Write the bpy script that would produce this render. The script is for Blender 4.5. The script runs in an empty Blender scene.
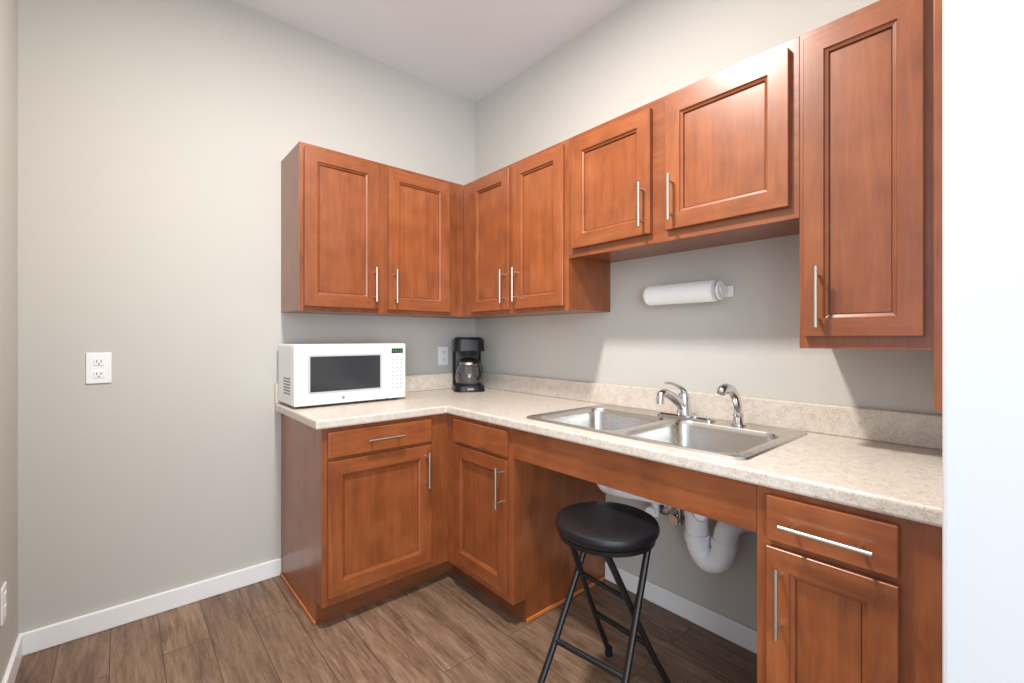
import bpy, bmesh, math, random
from mathutils import Vector, Matrix
random.seed(3)
S = bpy.context.scene
YA, XB, H, CEIL = 2.485, 1.82, 1.19, 2.786
XL = -0.29

# ------------------------------------------------------------------ materials
def new_mat(name):
    m = bpy.data.materials.new(name); m.use_nodes = True
    nt = m.node_tree
    return m, nt, nt.nodes['Principled BSDF']

def simple(name, col, rough=0.5, metal=0.0, bump=0.0, bscale=200, spec=0.5, coat=0, var=0.0, trans=0):
    m, nt, b = new_mat(name)
    b.inputs['Base Color'].default_value = (*col, 1)
    b.inputs['Roughness'].default_value = rough
    b.inputs['Metallic'].default_value = metal
    b.inputs['Specular IOR Level'].default_value = spec
    b.inputs['Coat Weight'].default_value = coat
    b.inputs['Transmission Weight'].default_value = trans
    tc = nt.nodes.new('ShaderNodeTexCoord')
    n = nt.nodes.new('ShaderNodeTexNoise'); n.inputs['Scale'].default_value = bscale
    nt.links.new(tc.outputs['Object'], n.inputs['Vector'])
    if bump:
        bp = nt.nodes.new('ShaderNodeBump'); bp.inputs['Strength'].default_value = bump
        bp.inputs['Distance'].default_value = 0.002
        nt.links.new(n.outputs['Fac'], bp.inputs['Height']); nt.links.new(bp.outputs['Normal'], b.inputs['Normal'])
    if var:
        r = nt.nodes.new('ShaderNodeValToRGB')
        r.color_ramp.elements[0].position = .3; r.color_ramp.elements[1].position = .7
        r.color_ramp.elements[0].color = (*[c*(1-var) for c in col], 1)
        r.color_ramp.elements[1].color = (*[min(1, c*(1+var)) for c in col], 1)
        nt.links.new(n.outputs['Fac'], r.inputs['Fac']); nt.links.new(r.outputs['Color'], b.inputs['Base Color'])
    return m

def wood(name, scale, c0, c1, c2, rough=.33):
    m, nt, b = new_mat(name); L = nt.links.new; N = nt.nodes.new
    tc = N('ShaderNodeTexCoord'); oi = N('ShaderNodeObjectInfo')
    mul = N('ShaderNodeMath'); mul.operation = 'MULTIPLY'; mul.inputs[1].default_value = 37.0
    L(oi.outputs['Random'], mul.inputs[0])
    add = N('ShaderNodeVectorMath'); add.operation = 'ADD'
    L(tc.outputs['Object'], add.inputs[0]); L(mul.outputs[0], add.inputs[1])
    mp = N('ShaderNodeMapping'); mp.inputs['Scale'].default_value = scale
    L(add.outputs[0], mp.inputs['Vector'])
    n1 = N('ShaderNodeTexNoise'); n1.inputs['Scale'].default_value = 1.0; n1.inputs['Detail'].default_value = 9
    n1.inputs['Roughness'].default_value = .74; n1.inputs['Distortion'].default_value = .6
    L(mp.outputs[0], n1.inputs['Vector'])
    n2 = N('ShaderNodeTexNoise'); n2.inputs['Scale'].default_value = 9; n2.inputs['Detail'].default_value = 5
    L(add.outputs[0], n2.inputs['Vector'])
    mx = N('ShaderNodeMath'); mx.operation = 'MULTIPLY_ADD'; mx.inputs[1].default_value = .4
    L(n2.outputs['Fac'], mx.inputs[0])
    m2 = N('ShaderNodeMath'); m2.operation = 'MULTIPLY'; m2.inputs[1].default_value = .6
    L(n1.outputs['Fac'], m2.inputs[0]); L(m2.outputs[0], mx.inputs[2])
    r = N('ShaderNodeValToRGB'); e = r.color_ramp.elements
    e[0].position = .34; e[0].color = (*c0, 1); e[1].position = .66; e[1].color = (*c2, 1)
    k = e.new(.5); k.color = (*c1, 1)
    L(mx.outputs[0], r.inputs['Fac'])
    # slight board-to-board tone change
    mr = N('ShaderNodeMapRange'); mr.inputs['To Min'].default_value = .90; mr.inputs['To Max'].default_value = 1.1
    L(oi.outputs['Random'], mr.inputs['Value'])
    hs = N('ShaderNodeHueSaturation'); L(mr.outputs[0], hs.inputs['Value']); L(r.outputs['Color'], hs.inputs['Color'])
    L(hs.outputs['Color'], b.inputs['Base Color'])
    b.inputs['Roughness'].default_value = rough
    b.inputs['Coat Weight'].default_value = .3; b.inputs['Coat Roughness'].default_value = .22
    return m

C0, C1, C2 = (.165, .043, .0125), (.250, .069, .0195), (.335, .100, .031)
WV = wood('cherry_wood_vertical', (28, 28, 2.2), C0, C1, C2)
WH = wood('cherry_wood_horizontal', (2.4, 2.4, 32), C0, C1, C2)
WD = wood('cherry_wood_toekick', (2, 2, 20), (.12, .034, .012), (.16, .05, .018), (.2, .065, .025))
WS = wood('cherry_shoe_trim', (3, 3, 20), (.42, .12, .03), (.5, .15, .04), (.55, .17, .05))
WALL = simple('greige_wall_paint', (.548, .530, .492), .75, bump=.12, bscale=350, spec=.25)
CEILM = simple('ceiling_paint', (.83, .86, .89), .85, bump=.1, bscale=300, spec=.2)
TRIM = simple('white_trim_paint', (.87, .88, .88), .4, bump=.03, bscale=60)
WHITEW = simple('white_wall_paint', (.62, .63, .64), .6, bump=.05, bscale=300)
PLASTIC = simple('white_plastic', (.84, .85, .85), .32, bump=.02, bscale=80)
PVC = simple('white_pvc', (.93, .94, .95), .35, bump=.02, bscale=40)
BLACKP = simple('black_plastic', (.008, .008, .010), .35, bump=.03, bscale=300, spec=.35)
BLACKM = simple('black_metal', (.012, .012, .013), .35, metal=.3, bump=.05, bscale=500)
VINYL = simple('black_vinyl', (.008, .008, .010), .36, bump=.25, bscale=500, spec=.4)
NICKEL = simple('brushed_nickel', (.62, .57, .50), .3, metal=1, bump=.05, bscale=300)
CHROME = simple('chrome', (.70, .71, .73), .12, metal=1, bump=.01, bscale=50)
DARKG = simple('dark_glass', (.035, .037, .042), .12, bump=.01, bscale=20)
GREY = simple('grey_plastic', (.30, .31, .33), .4, bump=.02, bscale=90)
LGREY = simple('light_grey_print', (.50, .52, .56), .4, bump=.02, bscale=90)
SLOT = simple('slot_dark', (.05, .05, .05), .6, bump=.02, bscale=90)
PAPER = simple('paper_towel', (.92, .92, .92), .9, bump=.5, bscale=250)
LAMG = simple('green_display', (.03, .22, .05), .3, bump=.01, bscale=50)
GLASS = simple('carafe_glass', (.5, .5, .5), .03, bump=.0, trans=.9)
COFFEE = simple('coffee', (.01, .006, .004), .1, bump=.01)

def steel():
    m, nt, b = new_mat('brushed_stainless'); L = nt.links.new; N = nt.nodes.new
    b.inputs['Base Color'].default_value = (.60, .58, .55, 1); b.inputs['Metallic'].default_value = 1
    tc = N('ShaderNodeTexCoord'); mp = N('ShaderNodeMapping'); mp.inputs['Scale'].default_value = (500, 6, 60)
    n = N('ShaderNodeTexNoise'); n.inputs['Scale'].default_value = 1
    L(tc.outputs['Object'], mp.inputs[0]); L(mp.outputs[0], n.inputs['Vector'])
    r = N('ShaderNodeMapRange'); r.inputs['To Min'].default_value = .18; r.inputs['To Max'].default_value = .32
    L(n.outputs['Fac'], r.inputs['Value']); L(r.outputs[0], b.inputs['Roughness'])
    return m
STEEL = steel()

def laminate():
    m, nt, b = new_mat('speckled_laminate'); L = nt.links.new; N = nt.nodes.new
    tc = N('ShaderNodeTexCoord')
    n1 = N('ShaderNodeTexNoise'); n1.inputs['Scale'].default_value = 42; n1.inputs['Detail'].default_value = 6; n1.inputs['Roughness'].default_value = .7
    n2 = N('ShaderNodeTexNoise'); n2.inputs['Scale'].default_value = 230; n2.inputs['Detail'].default_value = 2
    for n in (n1, n2): L(tc.outputs['Object'], n.inputs['Vector'])
    mix = N('ShaderNodeMath'); mix.operation = 'ADD'; L(n1.outputs['Fac'], mix.inputs[0]); L(n2.outputs['Fac'], mix.inputs[1])
    hf = N('ShaderNodeMath'); hf.operation = 'MULTIPLY'; hf.inputs[1].default_value = .5; L(mix.outputs[0], hf.inputs[0])
    r = N('ShaderNodeValToRGB'); e = r.color_ramp.elements
    e[0].position = .35; e[0].color = (.47, .39, .315, 1); e[1].position = .65; e[1].color = (.73, .67, .60, 1)
    k = e.new(.49); k.color = (.62, .55, .48, 1)
    L(hf.outputs[0], r.inputs['Fac']); L(r.outputs['Color'], b.inputs['Base Color'])
    b.inputs['Roughness'].default_value = .35
    return m
LAM = laminate()

def floor_mat():
    m, nt, b = new_mat('vinyl_plank_floor'); L = nt.links.new; N = nt.nodes.new
    tc = N('ShaderNodeTexCoord')
    mp = N('ShaderNodeMapping'); mp.inputs['Rotation'].default_value = (0, 0, math.radians(90)); L(tc.outputs['Object'], mp.inputs[0])
    br = N('ShaderNodeTexBrick'); br.offset = .37; br.inputs['Scale'].default_value = 1
    br.inputs['Brick Width'].default_value = 1.22; br.inputs['Row Height'].default_value = .15
    br.inputs['Mortar Size'].default_value = .0014; br.inputs['Mortar Smooth'].default_value = .2
    br.inputs['Color1'].default_value = (0, 0, 0, 1); br.inputs['Color2'].default_value = (1, 1, 1, 1); br.inputs['Mortar'].default_value = (.5, .5, .5, 1)
    br.inputs['Bias'].default_value = 0
    L(mp.outputs[0], br.inputs['Vector'])
    sc = N('ShaderNodeVectorMath'); sc.operation = 'SCALE'; sc.inputs['Scale'].default_value = 9
    L(br.outputs['Color'], sc.inputs[0])
    add = N('ShaderNodeVectorMath'); L(mp.outputs[0], add.inputs[0]); L(sc.outputs[0], add.inputs[1])
    m2 = N('ShaderNodeMapping'); m2.inputs['Scale'].default_value = (7, 75, 1); L(add.outputs[0], m2.inputs[0])
    n = N('ShaderNodeTexNoise'); n.inputs['Scale'].default_value = 1; n.inputs['Detail'].default_value = 12; n.inputs['Roughness'].default_value = .8; n.inputs['Distortion'].default_value = .35
    L(m2.outputs[0], n.inputs['Vector'])
    m3 = N('ShaderNodeMapping'); m3.inputs['Scale'].default_value = (2.6, 16, 1); L(add.outputs[0], m3.inputs[0])
    nb = N('ShaderNodeTexNoise'); nb.inputs['Scale'].default_value = 1; nb.inputs['Detail'].default_value = 3; nb.inputs['Distortion'].default_value = .8
    L(m3.outputs[0], nb.inputs['Vector'])
    ma = N('ShaderNodeMath'); ma.operation = 'MULTIPLY'; ma.inputs[1].default_value = .68; L(n.outputs['Fac'], ma.inputs[0])
    mb = N('ShaderNodeMath'); mb.operation = 'MULTIPLY_ADD'; mb.inputs[1].default_value = .32; L(nb.outputs['Fac'], mb.inputs[0]); L(ma.outputs[0], mb.inputs[2])
    r = N('ShaderNodeValToRGB'); e = r.color_ramp.elements
    e[0].position = .37; e[0].color = (.080, .044, .027, 1); e[1].position = .65; e[1].color = (.335, .218, .143, 1)
    k = e.new(.5); k.color = (.200, .120, .076, 1)
    L(mb.outputs[0], r.inputs['Fac'])
    hs = N('ShaderNodeHueSaturation')
    mr = N('ShaderNodeMapRange'); mr.inputs['To Min'].default_value = .84; mr.inputs['To Max'].default_value = 1.16
    L(br.outputs['Color'], mr.inputs['Value']); L(mr.outputs[0], hs.inputs['Value']); L(r.outputs['Color'], hs.inputs['Color'])
    mx = N('ShaderNodeMix'); mx.data_type = 'RGBA'; L(br.outputs['Fac'], mx.inputs['Factor'])
    L(hs.outputs['Color'], mx.inputs[6]); mx.inputs[7].default_value = (.055, .033, .022, 1)
    L(mx.outputs[2], b.inputs['Base Color'])
    b.inputs['Roughness'].default_value = .48
    bp = N('ShaderNodeBump'); bp.inputs['Strength'].default_value = .2; bp.inputs['Distance'].default_value = .002
    L(n.outputs['Fac'], bp.inputs['Height']); L(bp.outputs[0], b.inputs['Normal'])
    return m
FLOOR = floor_mat()

# ------------------------------------------------------------------ helpers
GROUPS = []
def group(name, loc=(0, 0, 0), rotz=0, recenter=True):
    e = bpy.data.objects.new(name, None); e.empty_display_size = .05
    S.collection.objects.link(e); e.location = loc; e.rotation_euler = (0, 0, rotz)
    if recenter: GROUPS.append(e)
    return e

def from_bm(name, bm, mats, parent=None, smooth=False, bevel=0, segs=2):
    bmesh.ops.recalc_face_normals(bm, faces=bm.faces)
    vs = [v.co for v in bm.verts]
    c = Vector([(min(v[i] for v in vs)+max(v[i] for v in vs))/2 for i in range(3)])
    bmesh.ops.translate(bm, verts=bm.verts, vec=-c)
    me = bpy.data.meshes.new(name); bm.to_mesh(me); bm.free()
    o = bpy.data.objects.new(name, me); S.collection.objects.link(o); o.location = c
    for m in (mats if isinstance(mats, (list, tuple)) else [mats]): me.materials.append(m)
    if parent: o.parent = parent
    if smooth:
        for p in me.polygons: p.use_smooth = True
        if smooth == 'auto': me.set_sharp_from_angle(angle=math.radians(35))
    if bevel:
        md = o.modifiers.new('bevel', 'BEVEL'); md.width = bevel; md.segments = segs; md.limit_method = 'ANGLE'; md.angle_limit = math.radians(40)
    return o

def addbox(bm, x0, x1, y0, y1, z0, z1, mi=0):
    v = [bm.verts.new((x, y, z)) for x in (x0, x1) for y in (y0, y1) for z in (z0, z1)]
    for f in ((0, 1, 3, 2), (4, 6, 7, 5), (0, 4, 5, 1), (2, 3, 7, 6), (0, 2, 6, 4), (1, 5, 7, 3)):
        bm.faces.new([v[i] for i in f]).material_index = mi

def box(name, x0, x1, y0, y1, z0, z1, mat, parent=None, bevel=0, segs=2):
    bm = bmesh.new(); addbox(bm, x0, x1, y0, y1, z0, z1)
    return from_bm(name, bm, mat, parent, bevel=bevel, segs=segs)

def catmull(pts, n=8):
    P = [Vector(p) for p in pts]; P = [2*P[0]-P[1]]+P+[2*P[-1]-P[-2]]; out = []
    for i in range(1, len(P)-2):
        for k in range(n):
            t = k/n; a, b, c, d = P[i-1], P[i], P[i+1], P[i+2]
            out.append(.5*((2*b)+(c-a)*t+(2*a-5*b+4*c-d)*t*t+(3*b-a-3*c+d)*t**3))
    out.append(P[-2]); return out

def addtube(bm, pts, r, seg=14, mi=0, squash=1):
    P = [Vector(p) for p in pts]; n = len(P)
    rs = r if isinstance(r, (list, tuple)) else [r]*n
    if len(rs) != n:
        rs = [rs[0]+(rs[-1]-rs[0])*i/(n-1) for i in range(n)]
    T = [(P[min(i+1, n-1)]-P[max(i-1, 0)]).normalized() for i in range(n)]
    a = Vector((0, 0, 1)) if abs(T[0].z) < .9 else Vector((0, 1, 0))
    u = T[0].cross(a).normalized(); rings = []
    for i in range(n):
        u = (u-T[i]*u.dot(T[i])).normalized(); w = T[i].cross(u)
        rings.append([bm.verts.new(P[i]+(u*math.cos(2*math.pi*k/seg)+w*squash*math.sin(2*math.pi*k/seg))*rs[i]) for k in range(seg)])
    for i in range(n-1):
        for k in range(seg):
            bm.faces.new((rings[i][k], rings[i][(k+1) % seg], rings[i+1][(k+1) % seg], rings[i+1][k])).material_index = mi
    bm.faces.new(rings[0]).material_index = mi; bm.faces.new(rings[-1]).material_index = mi

def tube(name, pts, r, mat, parent=None, smooth_path=False, seg=14, squash=1):
    bm = bmesh.new(); addtube(bm, catmull(pts) if smooth_path else pts, r, seg, squash=squash)
    return from_bm(name, bm, mat, parent, smooth='auto')

def lathe(name, prof, center, mat, parent=None, axis='z', seg=40, sm='auto'):
    bm = bmesh.new(); rings = []
    def mp(r, a, h):
        c, s = r*math.cos(a), r*math.sin(a)
        v = {'z': (c, s, h), 'y': (c, h, s), 'x': (h, c, s)}[axis]
        return Vector(v)+Vector(center)
    for r, h in prof:
        rings.append([bm.verts.new(mp(max(r, 1e-5), 2*math.pi*k/seg, h)) for k in range(seg)])
    for i in range(len(rings)-1):
        for k in range(seg):
            bm.faces.new((rings[i][k], rings[i][(k+1) % seg], rings[i+1][(k+1) % seg], rings[i+1][k]))
    bm.faces.new(rings[0]); bm.faces.new(rings[-1])
    bmesh.ops.remove_doubles(bm, verts=bm.verts, dist=1e-4)
    return from_bm(name, bm, mat, parent, smooth=sm)

# wall frames: 'A' = back wall run (front faces -Y, u = x), 'B' = sink wall run (front faces -X, u = y)
def fmap(side, plane):
    if side == 'A': return lambda u, d, z: (u, plane-d, z)
    return lambda u, d, z: (plane-d, u, z)

def door(name, side, plane, u0, u1, z0, z1, parent, fw=.056):
    f = fmap(side, plane); bm = bmesh.new()
    rings = []
    for ins, d in ((0, 0), (0, .018), (.0015, .0195), (fw, .0195), (fw+.002, .0145), (fw+.010, .0110), (fw+.0105, .0035), (fw+.0125, .0035), (fw+.0135, .0055)):
        rings.append([bm.verts.new(f(*p)) for p in ((u0+ins, d, z0+ins), (u1-ins, d, z0+ins), (u1-ins, d, z1-ins), (u0+ins, d, z1-ins))])
    for i in range(len(rings)-1):
        for k in range(4):
            fc = bm.faces.new((rings[i][k], rings[i][(k+1) % 4], rings[i+1][(k+1) % 4], rings[i+1][k]))
            fc.material_index = 1 if k in (0, 2) else 0
    bm.faces.new(rings[0]); bm.faces.new(rings[-1])
    return from_bm(name, bm, [WV, WH], parent)

def slab(name, side, plane, u0, u1, z0, z1, parent, d1=.0195, mat=None, bev=.003, d0=0):
    f = fmap(side, plane); a = f(u0, d0, z0); b = f(u1, d1, z1)
    return box(name, min(a[0], b[0]), max(a[0], b[0]), min(a[1], b[1]), max(a[1], b[1]), z0, z1, mat or WH, parent, bevel=bev)

def pull(name, side, plane, u, z, length, vertical, parent, d0=.0195):
    f = fmap(side, plane); bm = bmesh.new(); h = length/2; D = d0+.032
    if vertical:
        addtube(bm, [f(u, D, z-h), f(u, D, z+h)], .0058)
        for s in (-1, 1): addtube(bm, [f(u, d0-.001, z+s*h*.72), f(u, D, z+s*h*.72)], .0045)
    else:
        addtube(bm, [f(u-h, D, z), f(u+h, D, z)], .0058)
        for s in (-1, 1): addtube(bm, [f(u+s*h*.72, d0-.001, z), f(u+s*h*.72, D, z)], .0045)
    return from_bm(name, bm, NICKEL, parent, smooth='auto')

def grid_slab(name, xs, ys, filled, z0, z1, mat, parent=None, bevel=0, segs=3):
    bm = bmesh.new(); V = {}
    def v(i, j, k):
        if (i, j, k) not in V: V[(i, j, k)] = bm.verts.new((xs[i], ys[j], (z0, z1)[k]))
        return V[(i, j, k)]
    ok = lambda i, j: 0 <= i < len(xs)-1 and 0 <= j < len(ys)-1 and filled((xs[i]+xs[i+1])/2, (ys[j]+ys[j+1])/2)
    for i in range(len(xs)-1):
        for j in range(len(ys)-1):
            if not ok(i, j): continue
            for k in (0, 1): bm.faces.new((v(i, j, k), v(i+1, j, k), v(i+1, j+1, k), v(i, j+1, k)))
            for (di, dj, a, b) in ((-1, 0, (i, j), (i, j+1)), (1, 0, (i+1, j), (i+1, j+1)), (0, -1, (i, j), (i+1, j)), (0, 1, (i, j+1), (i+1, j+1))):
                if not ok(i+di, j+dj): bm.faces.new((v(*a, 0), v(*b, 0), v(*b, 1), v(*a, 1)))
    return from_bm(name, bm, mat, parent, bevel=bevel, segs=segs)

# ------------------------------------------------------------------ room shell
box('floor', -3.2, XB+.12, -3.2, YA+.12, -.05, 0, FLOOR)
box('ceiling', -3.2, XB+.12, -3.2, YA+.12, CEIL, CEIL+.05, CEILM)
box('wall_back', XL-.1, XB+.1, YA, YA+.1, 0, CEIL, WALL)
box('wall_right', XB, XB+.1, -.2, YA, 0, CEIL, WALL)
box('wall_left', XL-.1, XL, .7, YA, 0, CEIL, WALL)
box('wall_front_partition', .97, XB, -.25, .094, 0, CEIL, WHITEW, bevel=.006)
def baseboard(name, x0, x1, y0, y1):
    bm = bmesh.new(); addbox(bm, x0, x1, y0, y1, 0, .085)
    return from_bm(name, bm, TRIM, bevel=.005)
baseboard('baseboard_back', XL, .612, YA-.014, YA)
baseboard('baseboard_left', XL, XL+.014, .7, YA-.014)
baseboard('baseboard_right', XB-.014, XB, .46, 1.388)

# ------------------------------------------------------------------ cabinets
UD = .305
UYA, UXB = YA-UD, XB-UD         # face-frame planes of the uppers
BYA, BXB = YA-.61, XB-.61       # face-frame planes of the bases
X0 = .612
UT, UB = 2.08, 1.318
# upper A
g = group('wall_cabinet')
box('carcass', X0, UXB-.001, UYA+.019, YA-.001, UB, UT, WV, g)
slab('face_frame', 'A', UYA+.019, X0, UXB-.0, UB-.004, UT+.002, g, d1=.019, mat=WV, bev=.001)
door('door_1', 'A', UYA, .630, .985, 1.336, 2.060, g)
door('door_2', 'A', UYA, 1.040, 1.408, 1.336, 2.060, g)
pull('pull_1', 'A', UYA, .960, 1.455, .17, True, g)
pull('pull_2', 'A', UYA, 1.070, 1.455, .17, True, g)
# upper B corner
g = group('wall_cabinet')
box('carcass', UXB+.019, XB-.001, 1.362, YA-.001, UB, UT, WV, g)
slab('face_frame', 'B', UXB+.019, 1.362, UYA, UB-.004, UT+.002, g, d1=.019, mat=WV, bev=.001)
door('door_1', 'B', UXB, 1.757, 2.085, 1.336, 2.060, g)
door('door_2', 'B', UXB, 1.382, 1.722, 1.336, 2.060, g)
pull('pull_1', 'B', UXB, 1.786, 1.455, .17, True, g)
pull('pull_2', 'B', UXB, 1.690, 1.455, .17, True, g)
# over sink
g = group('wall_cabinet')
box('carcass', UXB+.019, XB-.001, .4535, 1.3615, 1.559, UT, WV, g)
slab('face_frame', 'B', UXB+.019, .4535, 1.3615, 1.545, UT+.002, g, d1=.019, mat=WH, bev=.001)
door('door_1', 'B', UXB, .940, 1.330, 1.582, 2.052, g)
door('door_2', 'B', UXB, .477, .878, 1.582, 2.052, g)
pull('pull_1', 'B', UXB, .968, 1.690, .165, True, g)
pull('pull_2', 'B', UXB, .848, 1.690, .165, True, g)
# tall right
g = group('wall_cabinet')
box('carcass', UXB+.019, XB-.001, .161, .453, 1.166, UT, WV, g)
slab('face_frame', 'B', UXB+.019, .161, .453, 1.160, UT+.002, g, d1=.019, mat=WV, bev=.001)
door('door', 'B', UXB, .178, .438, 1.195, 2.055, g, fw=.05)
pull('pull', 'B', UXB, .398, 1.305, .17, True, g)
box('filler_panel', UXB-.01, XB-.001, .095, .1605, 1.01, UT, WV, g, bevel=.001)

KT = .10
# base A
g = group('base_cabinet')
bm = bmesh.new()
pr = [(BYA+.019, KT), (BYA+.019, .825), (YA-.001, .825), (YA-.001, 0), (BYA+.075, 0), (BYA+.075, KT)]
L_ = [bm.verts.new((X0, y, z)) for y, z in pr]; R_ = [bm.verts.new((BXB-.001, y, z)) for y, z in pr]
bm.faces.new(L_); bm.faces.new(R_)
for i in range(6): bm.faces.new((L_[i], L_[(i+1) % 6], R_[(i+1) % 6], R_[i]))
from_bm('carcass', bm, WV, g)
slab('face_frame', 'A', BYA+.019, X0, BXB, KT, .825, g, d1=.019, mat=WV, bev=.001)
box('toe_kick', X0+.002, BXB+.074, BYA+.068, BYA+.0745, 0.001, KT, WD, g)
slab('drawer_front', 'A', BYA, .632, 1.108, .703, .808, g)
door('door', 'A', BYA, .632, 1.108, .138, .688, g)
pull('drawer_pull', 'A', BYA, .872, .757, .17, False, g)
pull('door_pull', 'A', BYA, 1.078, .580, .165, True, g)
box('shoe_molding', X0-.010, X0, BYA+.07, YA-.016, .001, .018, WS, g, bevel=.004)
# base B left
g = group('base_cabinet')
bm = bmesh.new()
pr = [(BXB+.019, KT), (BXB+.019, .825), (XB-.001, .825), (XB-.001, 0), (BXB+.075, 0), (BXB+.075, KT)]
L_ = [bm.verts.new((x, 1.390, z)) for x, z in pr]; R_ = [bm.verts.new((x, YA-.001, z)) for x, z in pr]
bm.faces.new(L_); bm.faces.new(R_)
for i in range(6): bm.faces.new((L_[i], L_[(i+1) % 6], R_[(i+1) % 6], R_[i]))
from_bm('carcass', bm, WV, g)
slab('face_frame', 'B', BXB+.019, 1.390, BYA, KT, .825, g, d1=.019, mat=WV, bev=.001)
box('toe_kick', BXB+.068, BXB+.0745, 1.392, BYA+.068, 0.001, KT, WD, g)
slab('drawer_front', 'B', BXB, 1.412, 1.800, .703, .808, g)
door('door', 'B', BXB, 1.412, 1.800, .138, .688, g)
pull('door_pull', 'B', BXB, 1.440, .575, .17, True, g)
box('shoe_molding', BXB+.07, XB-.016, 1.380, 1.390, .001, .018, WS, g, bevel=.004)
# base right
g = group('base_cabinet')
bm = bmesh.new()
L_ = [bm.verts.new((x, .096, z)) for x, z in pr]; R_ = [bm.verts.new((x, .456, z)) for x, z in pr]
bm.faces.new(L_); bm.faces.new(R_)
for i in range(6): bm.faces.new((L_[i], L_[(i+1) % 6], R_[(i+1) % 6], R_[i]))
from_bm('carcass', bm, WV, g)
slab('face_frame', 'B', BXB+.019, .096, .456, KT, .825, g, d1=.019, mat=WV, bev=.001)
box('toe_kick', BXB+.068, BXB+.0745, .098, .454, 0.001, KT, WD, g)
slab('drawer_front', 'B', BXB, .180, .428, .700, .808, g)
door('door', 'B', BXB, .180, .428, .138, .684, g, fw=.05)
pull('drawer_pull', 'B', BXB, .303, .748, .175, False, g)
pull('door_pull', 'B', BXB, .396, .567, .165, True, g)
# apron
box('sink_apron', BXB, BXB+.019, .457, 1.389, .700, .825, WH, bevel=.001)

# ------------------------------------------------------------------ countertop
CX0 = .582
g = group('countertop')
hx0, hx1, hy0, hy1 = 1.262, 1.745, .53, 1.34
xs = [CX0, BXB-.025, hx0, hx1, XB-.001]; ys = [.0955, hy0, hy1, BYA-.025, YA-.001]
def fl(x, y):
    if hx0 < x < hx1 and hy0 < y < hy1: return False
    return x > BXB-.025 or y > BYA-.025
grid_slab('top', xs, ys, fl, .826, .864, LAM, g, bevel=.008)
box('backsplash_back', CX0, XB-.021, YA-.020, YA-.001, .8642, .964, LAM, g, bevel=.004)
box('backsplash_right', XB-.020, XB-.001, .0955, YA-.001, .8642, .964, LAM, g, bevel=.004)

# ------------------------------------------------------------------ sink
def rrect(x0, x1, y0, y1, r, n=6):
    out = []
    for cx, cy, a0 in ((x1-r, y1-r, 0), (x0+r, y1-r, 90), (x0+r, y0+r, 180), (x1-r, y0+r, 270)):
        for k in range(n+1):
            a = math.radians(a0+90*k/n); out.append((cx+r*math.cos(a), cy+r*math.sin(a)))
    return out
g = group('double_bowl_sink')
bm = bmesh.new()
sx0, sx1, sy0, sy1 = 1.243, 1.780, .500, 1.366
def loop(pts, z): 
    return [bm.verts.new((x, y, z)) for x, y in pts]
def bridge(a, b):
    for i in range(len(a)): bm.faces.new((a[i], a[(i+1) % len(a)], b[(i+1) % len(b)], b[i]))
o0 = loop(rrect(sx0, sx1, sy0, sy1, .03), .8645)
o1 = loop(rrect(sx0+.003, sx1-.003, sy0+.003, sy1-.003, .028), .8705)
o2 = loop(rrect(sx0+.010, sx1-.010, sy0+.010, sy1-.010, .024), .8705)
o3 = loop(rrect(sx0+.014, sx1-.014, sy0+.014, sy1-.014, .022), .868)
bridge(o0, o1); bridge(o1, o2); bridge(o2, o3)
tops = [o3]
for (a, b) in ((.540, .918), (.952, 1.330)):
    prev = None
    for ins, z, r in ((0, .868, .06), (.003, .864, .058), (.006, .85, .056), (.016, .745, .05), (.026, .722, .045), (.045, .713, .035)):
        L = loop(rrect(1.272+ins, 1.668-ins, a+ins, b-ins, r), z)
        if prev is None: tops.append(L)
        else: bridge(prev, L)
        prev = L
    bm.faces.new(prev)
edges = []
for L in tops:
    for i in range(len(L)):
        e = bm.edges.get((L[i], L[(i+1) % len(L)])) or bm.edges.new((L[i], L[(i+1) % len(L)]))
        edges.append(e)
bmesh.ops.triangle_fill(bm, use_beauty=True, use_dissolve=True, edges=edges)
from_bm('basin', bm, STEEL, g, smooth='auto')
for i, yc in enumerate((.7315, 1.1385)):
    lathe('drain_%d' % (i+1), [(.045, 0), (.045, .003), (.036, .005), (.030, .001), (.0, .001)], (1.47, yc, .713), CHROME, g)
    lathe('strainer_%d' % (i+1), [(.0, .002), (.027, .002), (.027, .004), (.006, .005), (.006, .014), (0, .014)], (1.47, yc, .7135), SLOT, g)

# main faucet
DZ = .8685
g = group('kitchen_faucet')
bm = bmesh.new()
pts = rrect(1.695, 1.748, .800, 1.040, .026)
a = [bm.verts.new((x, y, DZ)) for x, y in pts]; b = [bm.verts.new((x, y, DZ+.008)) for x, y in pts]
c = [bm.verts.new((1.7215+(x-1.7215)*.8, .92+(y-.92)*.95, DZ+.013)) for x, y in pts]
for p, q in ((a, b), (b, c)):
    for i in range(len(p)): bm.faces.new((p[i], p[(i+1) % len(p)], q[(i+1) % len(p)], q[i]))
bm.faces.new(a); bm.faces.new(c)
from_bm('deck_plate', bm, CHROME, g, smooth='auto')
FY = .925
lathe('body', [(.0, 0), (.029, 0), (.028, .02), (.024, .045), (.023, .070), (.020, .085), (.009, .093), (0, .093)], (1.7215, FY, DZ+.012), CHROME, g)
tube('spout', [(1.715, FY, .910), (1.69, FY+.004, .930), (1.64, FY+.012, .962), (1.605, FY+.018, .976), (1.585, FY+.021, .970), (1.578, FY+.022, .950)], [.019, .014], CHROME, g, smooth_path=True)
tube('aerator', [(1.578, FY+.022, .956), (1.578, FY+.022, .936)], .0155, CHROME, g)
tube('lever', [(1.7215, FY, .966), (1.712, FY+.001, .982), (1.685, FY+.006, .998), (1.640, FY+.013, 1.012), (1.615, FY+.017, 1.014)], [.015, .009], CHROME, g, smooth_path=True, squash=.6)
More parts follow.
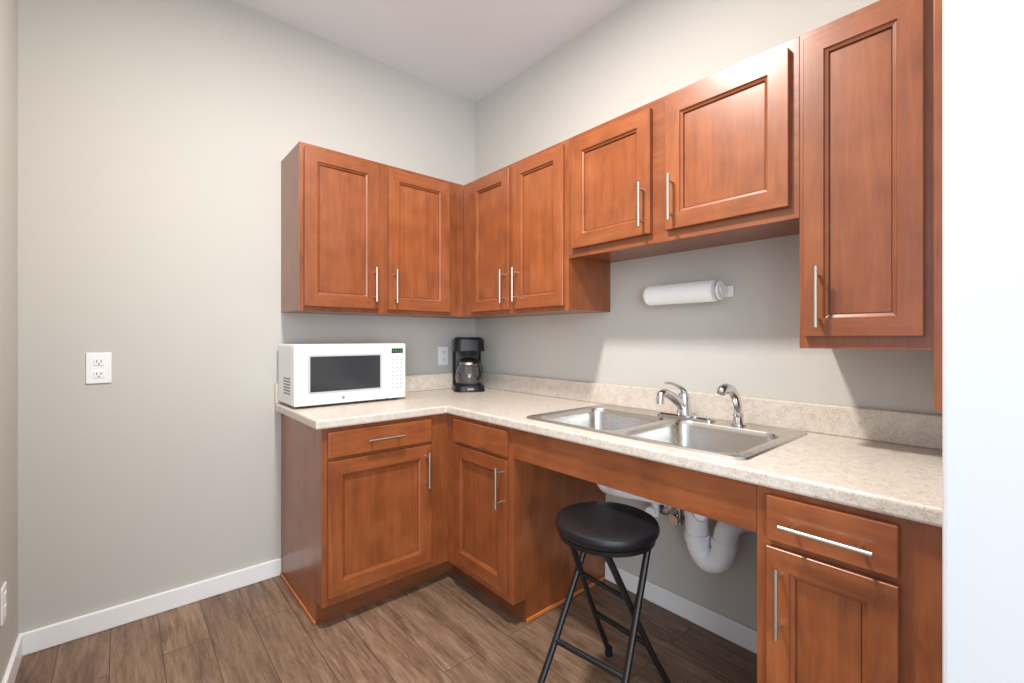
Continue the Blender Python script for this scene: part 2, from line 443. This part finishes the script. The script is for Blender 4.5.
# side faucet
g = group('side_spray_faucet')
lathe('base', [(0, 0), (.026, 0), (.026, .006), (.020, .014), (.016, .03), (.014, .034), (0, .034)], (1.725, .715, DZ), CHROME, g)
tube('neck', [(1.725, .715, .895), (1.722, .716, .94), (1.708, .719, .975), (1.685, .723, .998), (1.662, .727, 1.006)], [.013, .019], CHROME, g, smooth_path=True)
tube('spray_head', [(1.682, .7235, 1.000), (1.655, .728, 1.008), (1.632, .731, 1.004), (1.622, .732, .992)], [.020, .015], CHROME, g, smooth_path=True)
lathe('collar', [(0, 0), (.0185, 0), (.0185, .012), (0, .012)], (1.725, .715, .90), CHROME, g)

# ------------------------------------------------------------------ plumbing
g = group('sink_drain_plumbing')
R = .026
bm = bmesh.new()
addtube(bm, [(1.47, .7315, .712), (1.47, .7315, .62)], R)
addtube(bm, [(1.47, 1.1385, .712), (1.47, 1.1385, .62)], R)
addtube(bm, catmull([(1.47, 1.1385, .64), (1.475, 1.135, .60), (1.52, 1.11, .575), (1.60, 1.0, .56), (1.655, .86, .555)]), R)
addtube(bm, catmull([(1.47, .7315, .64), (1.475, .735, .60), (1.53, .76, .585), (1.62, .80, .575), (1.655, .84, .57)]), R)
from_bm('branch_pipes', bm, PVC, g, smooth='auto')
bm = bmesh.new()
addtube(bm, catmull([(1.66, .842, .600), (1.66, .842, .50), (1.66, .839, .42), (1.662, .822, .375), (1.665, .793, .358), (1.668, .758, .375), (1.67, .741, .42), (1.675, .734, .48), (1.70, .718, .515), (1.76, .690, .52), (1.819, .680, .52)]), .042, seg=24)
from_bm('insulated_trap', bm, PVC, g, smooth='auto')
for i, p in enumerate([((1.66, .842, .545), (1.66, .842, .515)), ((1.66, .840, .45), (1.66, .839, .42)), ((1.67, .742, .42), (1.672, .739, .45)), ((1.47, .7315, .69), (1.47, .7315, .665)), ((1.47, 1.1385, .69), (1.47, 1.1385, .665))]):
    tube('slip_nut_%d' % (i+1), p, .047, PVC, g, seg=24)
lathe('wall_flange', [(0, 0), (.060, 0), (.055, .012), (0, .012)][::-1], (XB-.013, .680, .52), PVC, g, axis='x')
g = group('water_supply_valve')
VZ = .445
for i, y in enumerate((.965, 1.075)):
    tube('stub_%d' % i, [(1.819, y, VZ), (1.755, y, VZ)], .012, CHROME, g)
    lathe('flange_%d' % i, [(0, 0), (.026, 0), (.038, .006), (0, .006)], (1.813, y, VZ), CHROME, g, axis='x')
    tube('valve_%d' % i, [(1.755, y, VZ-.025), (1.755, y, VZ+.045)], .017, CHROME if i == 0 else PVC, g)
    tube('handle_%d' % i, [(1.755, y, VZ), (1.722, y, VZ)], [.008, .008], CHROME, g)
    lathe('knob_%d' % i, [(0, 0), (.020, 0), (.024, .006), (.020, .016), (0, .016)], (1.708, y, VZ), PVC if i else CHROME, g, axis='x')
tube('supply_hose_1', [(1.755, .965, VZ+.04), (1.755, .97, .55), (1.75, .99, .62), (1.735, .96, .70), (1.73, .95, .76)], .011, PVC, g, smooth_path=True)
tube('supply_hose_2', [(1.755, 1.075, VZ+.04), (1.755, 1.085, .52), (1.745, 1.16, .60), (1.74, 1.18, .68), (1.735, 1.08, .74), (1.73, .98, .77)], .013, PVC, g, smooth_path=True)
tube('drain_hose', [(1.790, 1.345, .62), (1.78, 1.28, .575), (1.77, 1.18, .525), (1.765, 1.10, .49), (1.757, 1.08, .455)], .016, PVC, g, smooth_path=True)

# ------------------------------------------------------------------ microwave (local: x width, -y front)
mw = group('microwave_oven', (.870, 2.325, .864), 0, recenter=False)
W, Dp, Hh = .556, .27, .285
z0 = .012
box('case', -W/2, W/2, -Dp/2+.03, Dp/2, z0, z0+Hh, PLASTIC, mw, bevel=.008)
fy = -Dp/2+.03
box('door_panel', -W/2, W/2-.105, fy-.032, fy-.0005, z0, z0+Hh, PLASTIC, mw, bevel=.007, segs=3)
box('control_panel', W/2-.1035, W/2, fy-.032, fy-.0005, z0, z0+Hh, PLASTIC, mw, bevel=.007, segs=3)
box('window_frame', -W/2+.060, W/2-.135, fy-.0335, fy-.032, z0+.052, z0+Hh-.048, LGREY, mw, bevel=.0006)
box('window_glass', -W/2+.070, W/2-.145, fy-.0350, fy-.0334, z0+.062, z0+Hh-.058, DARKG, mw, bevel=.0006)
box('display', W/2-.082, W/2-.018, fy-.0335, fy-.032, z0+Hh-.050, z0+Hh-.025, DARKG, mw)
bm = bmesh.new()
for k in range(4): addbox(bm, W/2-.076+k*.014, W/2-.068+k*.014, fy-.0342, fy-.0334, z0+Hh-.043, z0+Hh-.033)
from_bm('display_digits', bm, LAMG, mw)
bm = bmesh.new()
for r in range(8):
    for c in range(3):
        addbox(bm, W/2-.082+c*.023, W/2-.066+c*.023, fy-.0330, fy-.0318, z0+.052+r*.021, z0+.060+r*.021)
from_bm('keypad_buttons', bm, LGREY, mw)
lathe('badge', [(0, 0), (.009, 0), (.008, -.002), (0, -.002)], (-.055, fy-.032, z0+.027), GREY, mw, axis='y')
bm = bmesh.new()
for r in range(6):
    for c in range(7):
        addbox(bm, -W/2-.0006, -W/2+.001, fy+.03+c*.016, fy+.039+c*.016, z0+.05+r*.014, z0+.057+r*.014)
from_bm('side_vents', bm, SLOT, mw)
bm = bmesh.new()
for sx in (-1, 1):
    for sy in (-1, 1):
        addtube(bm, [(sx*(W/2-.04), sy*(Dp/2-.05), 0.0005), (sx*(W/2-.04), sy*(Dp/2-.05), z0+.001)], .011)
from_bm('feet', bm, BLACKP, mw)

# ------------------------------------------------------------------ coffee maker (local -y front)
cm = group('coffee_maker', (1.645, 2.320, .864), math.radians(-28), recenter=False)
cm.scale = (1.12, 1.12, 1.02)
def rslab(name, x0, x1, y0, y1, r, z0, z1, mat, parent, top=1.0, bev=.003):
    bm = bmesh.new(); pts = rrect(x0, x1, y0, y1, r); cx, cy = (x0+x1)/2, (y0+y1)/2
    a = [bm.verts.new((x, y, z0)) for x, y in pts]
    b = [bm.verts.new((cx+(x-cx)*top, cy+(y-cy)*top, z1)) for x, y in pts]
    for i in range(len(a)): bm.faces.new((a[i], a[(i+1) % len(a)], b[(i+1) % len(a)], b[i]))
    bm.faces.new(a); bm.faces.new(b)
    return from_bm(name, bm, mat, parent, smooth='auto', bevel=bev)
rslab('base', -.085, .085, -.110, .09, .045, .001, .034, BLACKP, cm, .96)
rslab('water_tank', -.080, .080, .03, .088, .02, .030, .26, BLACKP, cm)
rslab('brew_head', -.086, .086, -.095, .09, .045, .240, .312, BLACKP, cm, .95)
rslab('lid', -.074, .074, -.080, .08, .035, .3125, .324, BLACKP, cm, .90)
tube('filter_basket', [(0, -.035, .245), (0, -.035, .213)], [.062, .048], BLACKP, cm, seg=28)
lathe('warming_plate', [(0, 0), (.062, 0), (.062, .004), (0, .004)], (0, -.045, .033), SLOT, cm)
lathe('carafe', [(0, .0), (.055, 0), (.070, .015), (.075, .05), (.069, .09), (.052, .125), (.050, .138), (.0495, .138), (.051, .125), (.068, .09), (.0735, .05), (.068, .016), (.054, .003), (0, .003)], (0, -.045, .038), GLASS, cm)
lathe('coffee_fill', [(0, 0), (.052, 0), (.066, .015), (.0715, .045), (.069, .07), (.0, .07)], (0, -.045, .0425), COFFEE, cm)
lathe('carafe_band', [(.0525, 0), (.055, 0), (.053, .012), (.051, .012)], (0, -.045, .162), NICKEL, cm)
lathe('carafe_lid', [(0, 0), (.050, 0), (.052, .008), (.034, .02), (0, .022)], (0, -.045, .177), BLACKP, cm)
tube('carafe_handle', [(.02, -.09, .172), (.04, -.122, .176), (.05, -.138, .150), (.05, -.138, .11), (.038, -.112, .08)], .009, BLACKP, cm, smooth_path=True)
box('switch', -.018, .018, -.1115, -.108, .012, .024, GREY, cm, bevel=.001)

# ------------------------------------------------------------------ paper towel
g = group('paper_towel_holder')
PX, PZ = 1.752, 1.375
lathe('paper_roll', [(.018, 0), (.0415, 0), (.043, .002), (.043, .288), (.0415, .29), (.018, .29)], (PX, .812, PZ), PAPER, g, axis='y')
tube('rod', [(PX, .785, PZ), (PX, 1.112, PZ)], .012, PLASTIC, g)
for i, y in enumerate((.788, 1.103)):
    lathe('end_cap_%d' % i, [(0, 0), (.036, 0), (.038, .006), (.030, .012), (0, .012)], (PX, y, PZ), PLASTIC, g, axis='y')
    box('arm_%d' % i, PX, XB-.006, y+.001, y+.011, PZ-.018, PZ+.018, PLASTIC, g, bevel=.004)
box('wall_bracket', XB-.008, XB-.001, .770, 1.12, PZ-.022, PZ+.022, PLASTIC, g, bevel=.003)

# ------------------------------------------------------------------ outlets
def outlet(side, plane, u, z, w=.072, h=.117):
    g = group('wall_outlet')
    slab('plate', side, plane, u-w/2, u+w/2, z-h/2, z+h/2, g, d1=.006, mat=PLASTIC, bev=.003)
    for s in (-1, 1):
        zc = z+s*h*.2
        slab('receptacle_%d' % (s+1), side, plane, u-.016, u+.016, zc-.0145, zc+.0145, g, d0=.0055, d1=.0085, mat=PLASTIC, bev=.002)
        for du in (-.0065, .0065):
            slab('slot', side, plane, u+du-.0013, u+du+.0013, zc-.002, zc+.008, g, d0=.0083, d1=.0089, mat=SLOT, bev=0)
        slab('ground', side, plane, u-.0025, u+.0025, zc-.010, zc-.0055, g, d0=.0083, d1=.0089, mat=SLOT, bev=0)
outlet('A', YA, -.066, 1.068, .078, .125)
outlet('A', YA, 1.566, 1.075)
g = group('wall_outlet')
box('plate', XL, XL+.006, 2.155, 2.225, .27, .387, PLASTIC, g, bevel=.003)
box('receptacle_0', XL+.0055, XL+.0085, 2.174, 2.206, .293, .322, PLASTIC, g, bevel=.002)
box('receptacle_1', XL+.0055, XL+.0085, 2.174, 2.206, .335, .364, PLASTIC, g, bevel=.002)

# ------------------------------------------------------------------ stool
g = group('folding_stool')
cx, cy = 1.165, .888
lathe('seat', [(0, .580), (.145, .580), (.155, .584), (.160, .592), (.162, .603), (.158, .614), (.145, .620), (.1, .6215), (0, .622)], (cx, cy, 0), VINYL, g, seg=64)
lathe('seat_ring', [(.10, .566), (.150, .566), (.152, .580), (.10, .580)], (cx, cy, 0), BLACKM, g, seg=64)
r = .0105
def leg(name, top, foot, parent):
    t, f = Vector(top), Vector(foot)
    tube(name, [t, t.lerp(f, .3), t.lerp(f, .65), f+Vector((0, 0, .02))], r, BLACKM, parent, smooth_path=True)
    lathe(name+'_foot', [(0, 0), (.014, 0), (.014, .03), (.011, .034), (0, .034)], (f.x, f.y, .001), BLACKP, parent, seg=20)
A1, A2 = (1.25, 1.00, .572), (1.25, .785, .572)
F1, F2 = (.935, 1.01, 0), (.985, .745, 0)
B1, B2 = (1.08, .975, .572), (1.06, .81, .572)
G1, G2 = (1.385, 1.045, 0), (1.385, .79, 0)
leg('leg_1', A1, F1, g); leg('leg_2', A2, F2, g); leg('leg_3', B1, G1, g); leg('leg_4', B2, G2, g)
def at(a, b, z):
    a, b = Vector(a), Vector(b); t = (a.z-z)/(a.z-b.z); return a.lerp(b, t)
tube('footrest_front', [at(A1, F1, .22), at(A2, F2, .22)], .009, BLACKM, g)
tube('footrest_back', [at(B1, G1, .22), at(B2, G2, .22)], .009, BLACKM, g)
tube('cross_brace', [at(B1, G1, .40), at(B2, G2, .40)], .008, BLACKM, g)
tube('top_brace_1', [A1, A2], .009, BLACKM, g)
tube('top_brace_2', [B1, B2], .009, BLACKM, g)

# ------------------------------------------------------------------ recenter empties
for e in GROUPS:
    ch = list(e.children)
    mn = Vector((1e9,)*3); mx = -mn
    for c in ch:
        for v in c.data.vertices:
            p = v.co+c.location
            mn = Vector(map(min, mn, p)); mx = Vector(map(max, mx, p))
    ctr = Vector(((mn.x+mx.x)/2, (mn.y+mx.y)/2, mn.z))
    e.location = ctr
    for c in ch: c.location -= ctr

# ------------------------------------------------------------------ lights
def area(name, loc, target, size, sy, power, col, shape='RECTANGLE'):
    l = bpy.data.lights.new(name, 'AREA'); l.shape = shape; l.size = size
    if shape == 'RECTANGLE': l.size_y = sy
    l.energy = power; l.color = col
    o = bpy.data.objects.new(name, l); S.collection.objects.link(o); o.location = loc
    o.rotation_euler = (Vector(target)-Vector(loc)).to_track_quat('-Z', 'Y').to_euler()
area('ceiling_light', (.55, 1.0, 2.76), (.55, 1.0, 0), .20, .20, 62, (1, .95, .89), 'DISK')
area('window_daylight', (-1.6, -2.6, 1.4), (.9, 1.6, 1.5), 2.6, 2.0, 125, (.84, .92, 1))
w = bpy.data.worlds.new('World'); S.world = w; w.use_nodes = True
w.node_tree.nodes['Background'].inputs[0].default_value = (.70, .84, 1, 1)
w.node_tree.nodes['Background'].inputs[1].default_value = 1.45

# ------------------------------------------------------------------ camera
cam = bpy.data.cameras.new('camera'); co = bpy.data.objects.new('camera', cam); S.collection.objects.link(co)
co.location = (0, 0, H); co.rotation_euler = (math.radians(90), 0, math.radians(-40.9))
cam.sensor_width = 36; cam.lens = 452/1024*36; cam.shift_y = -3.5/1024; cam.clip_start = .02
S.camera = co
S.view_settings.view_transform = 'Standard'
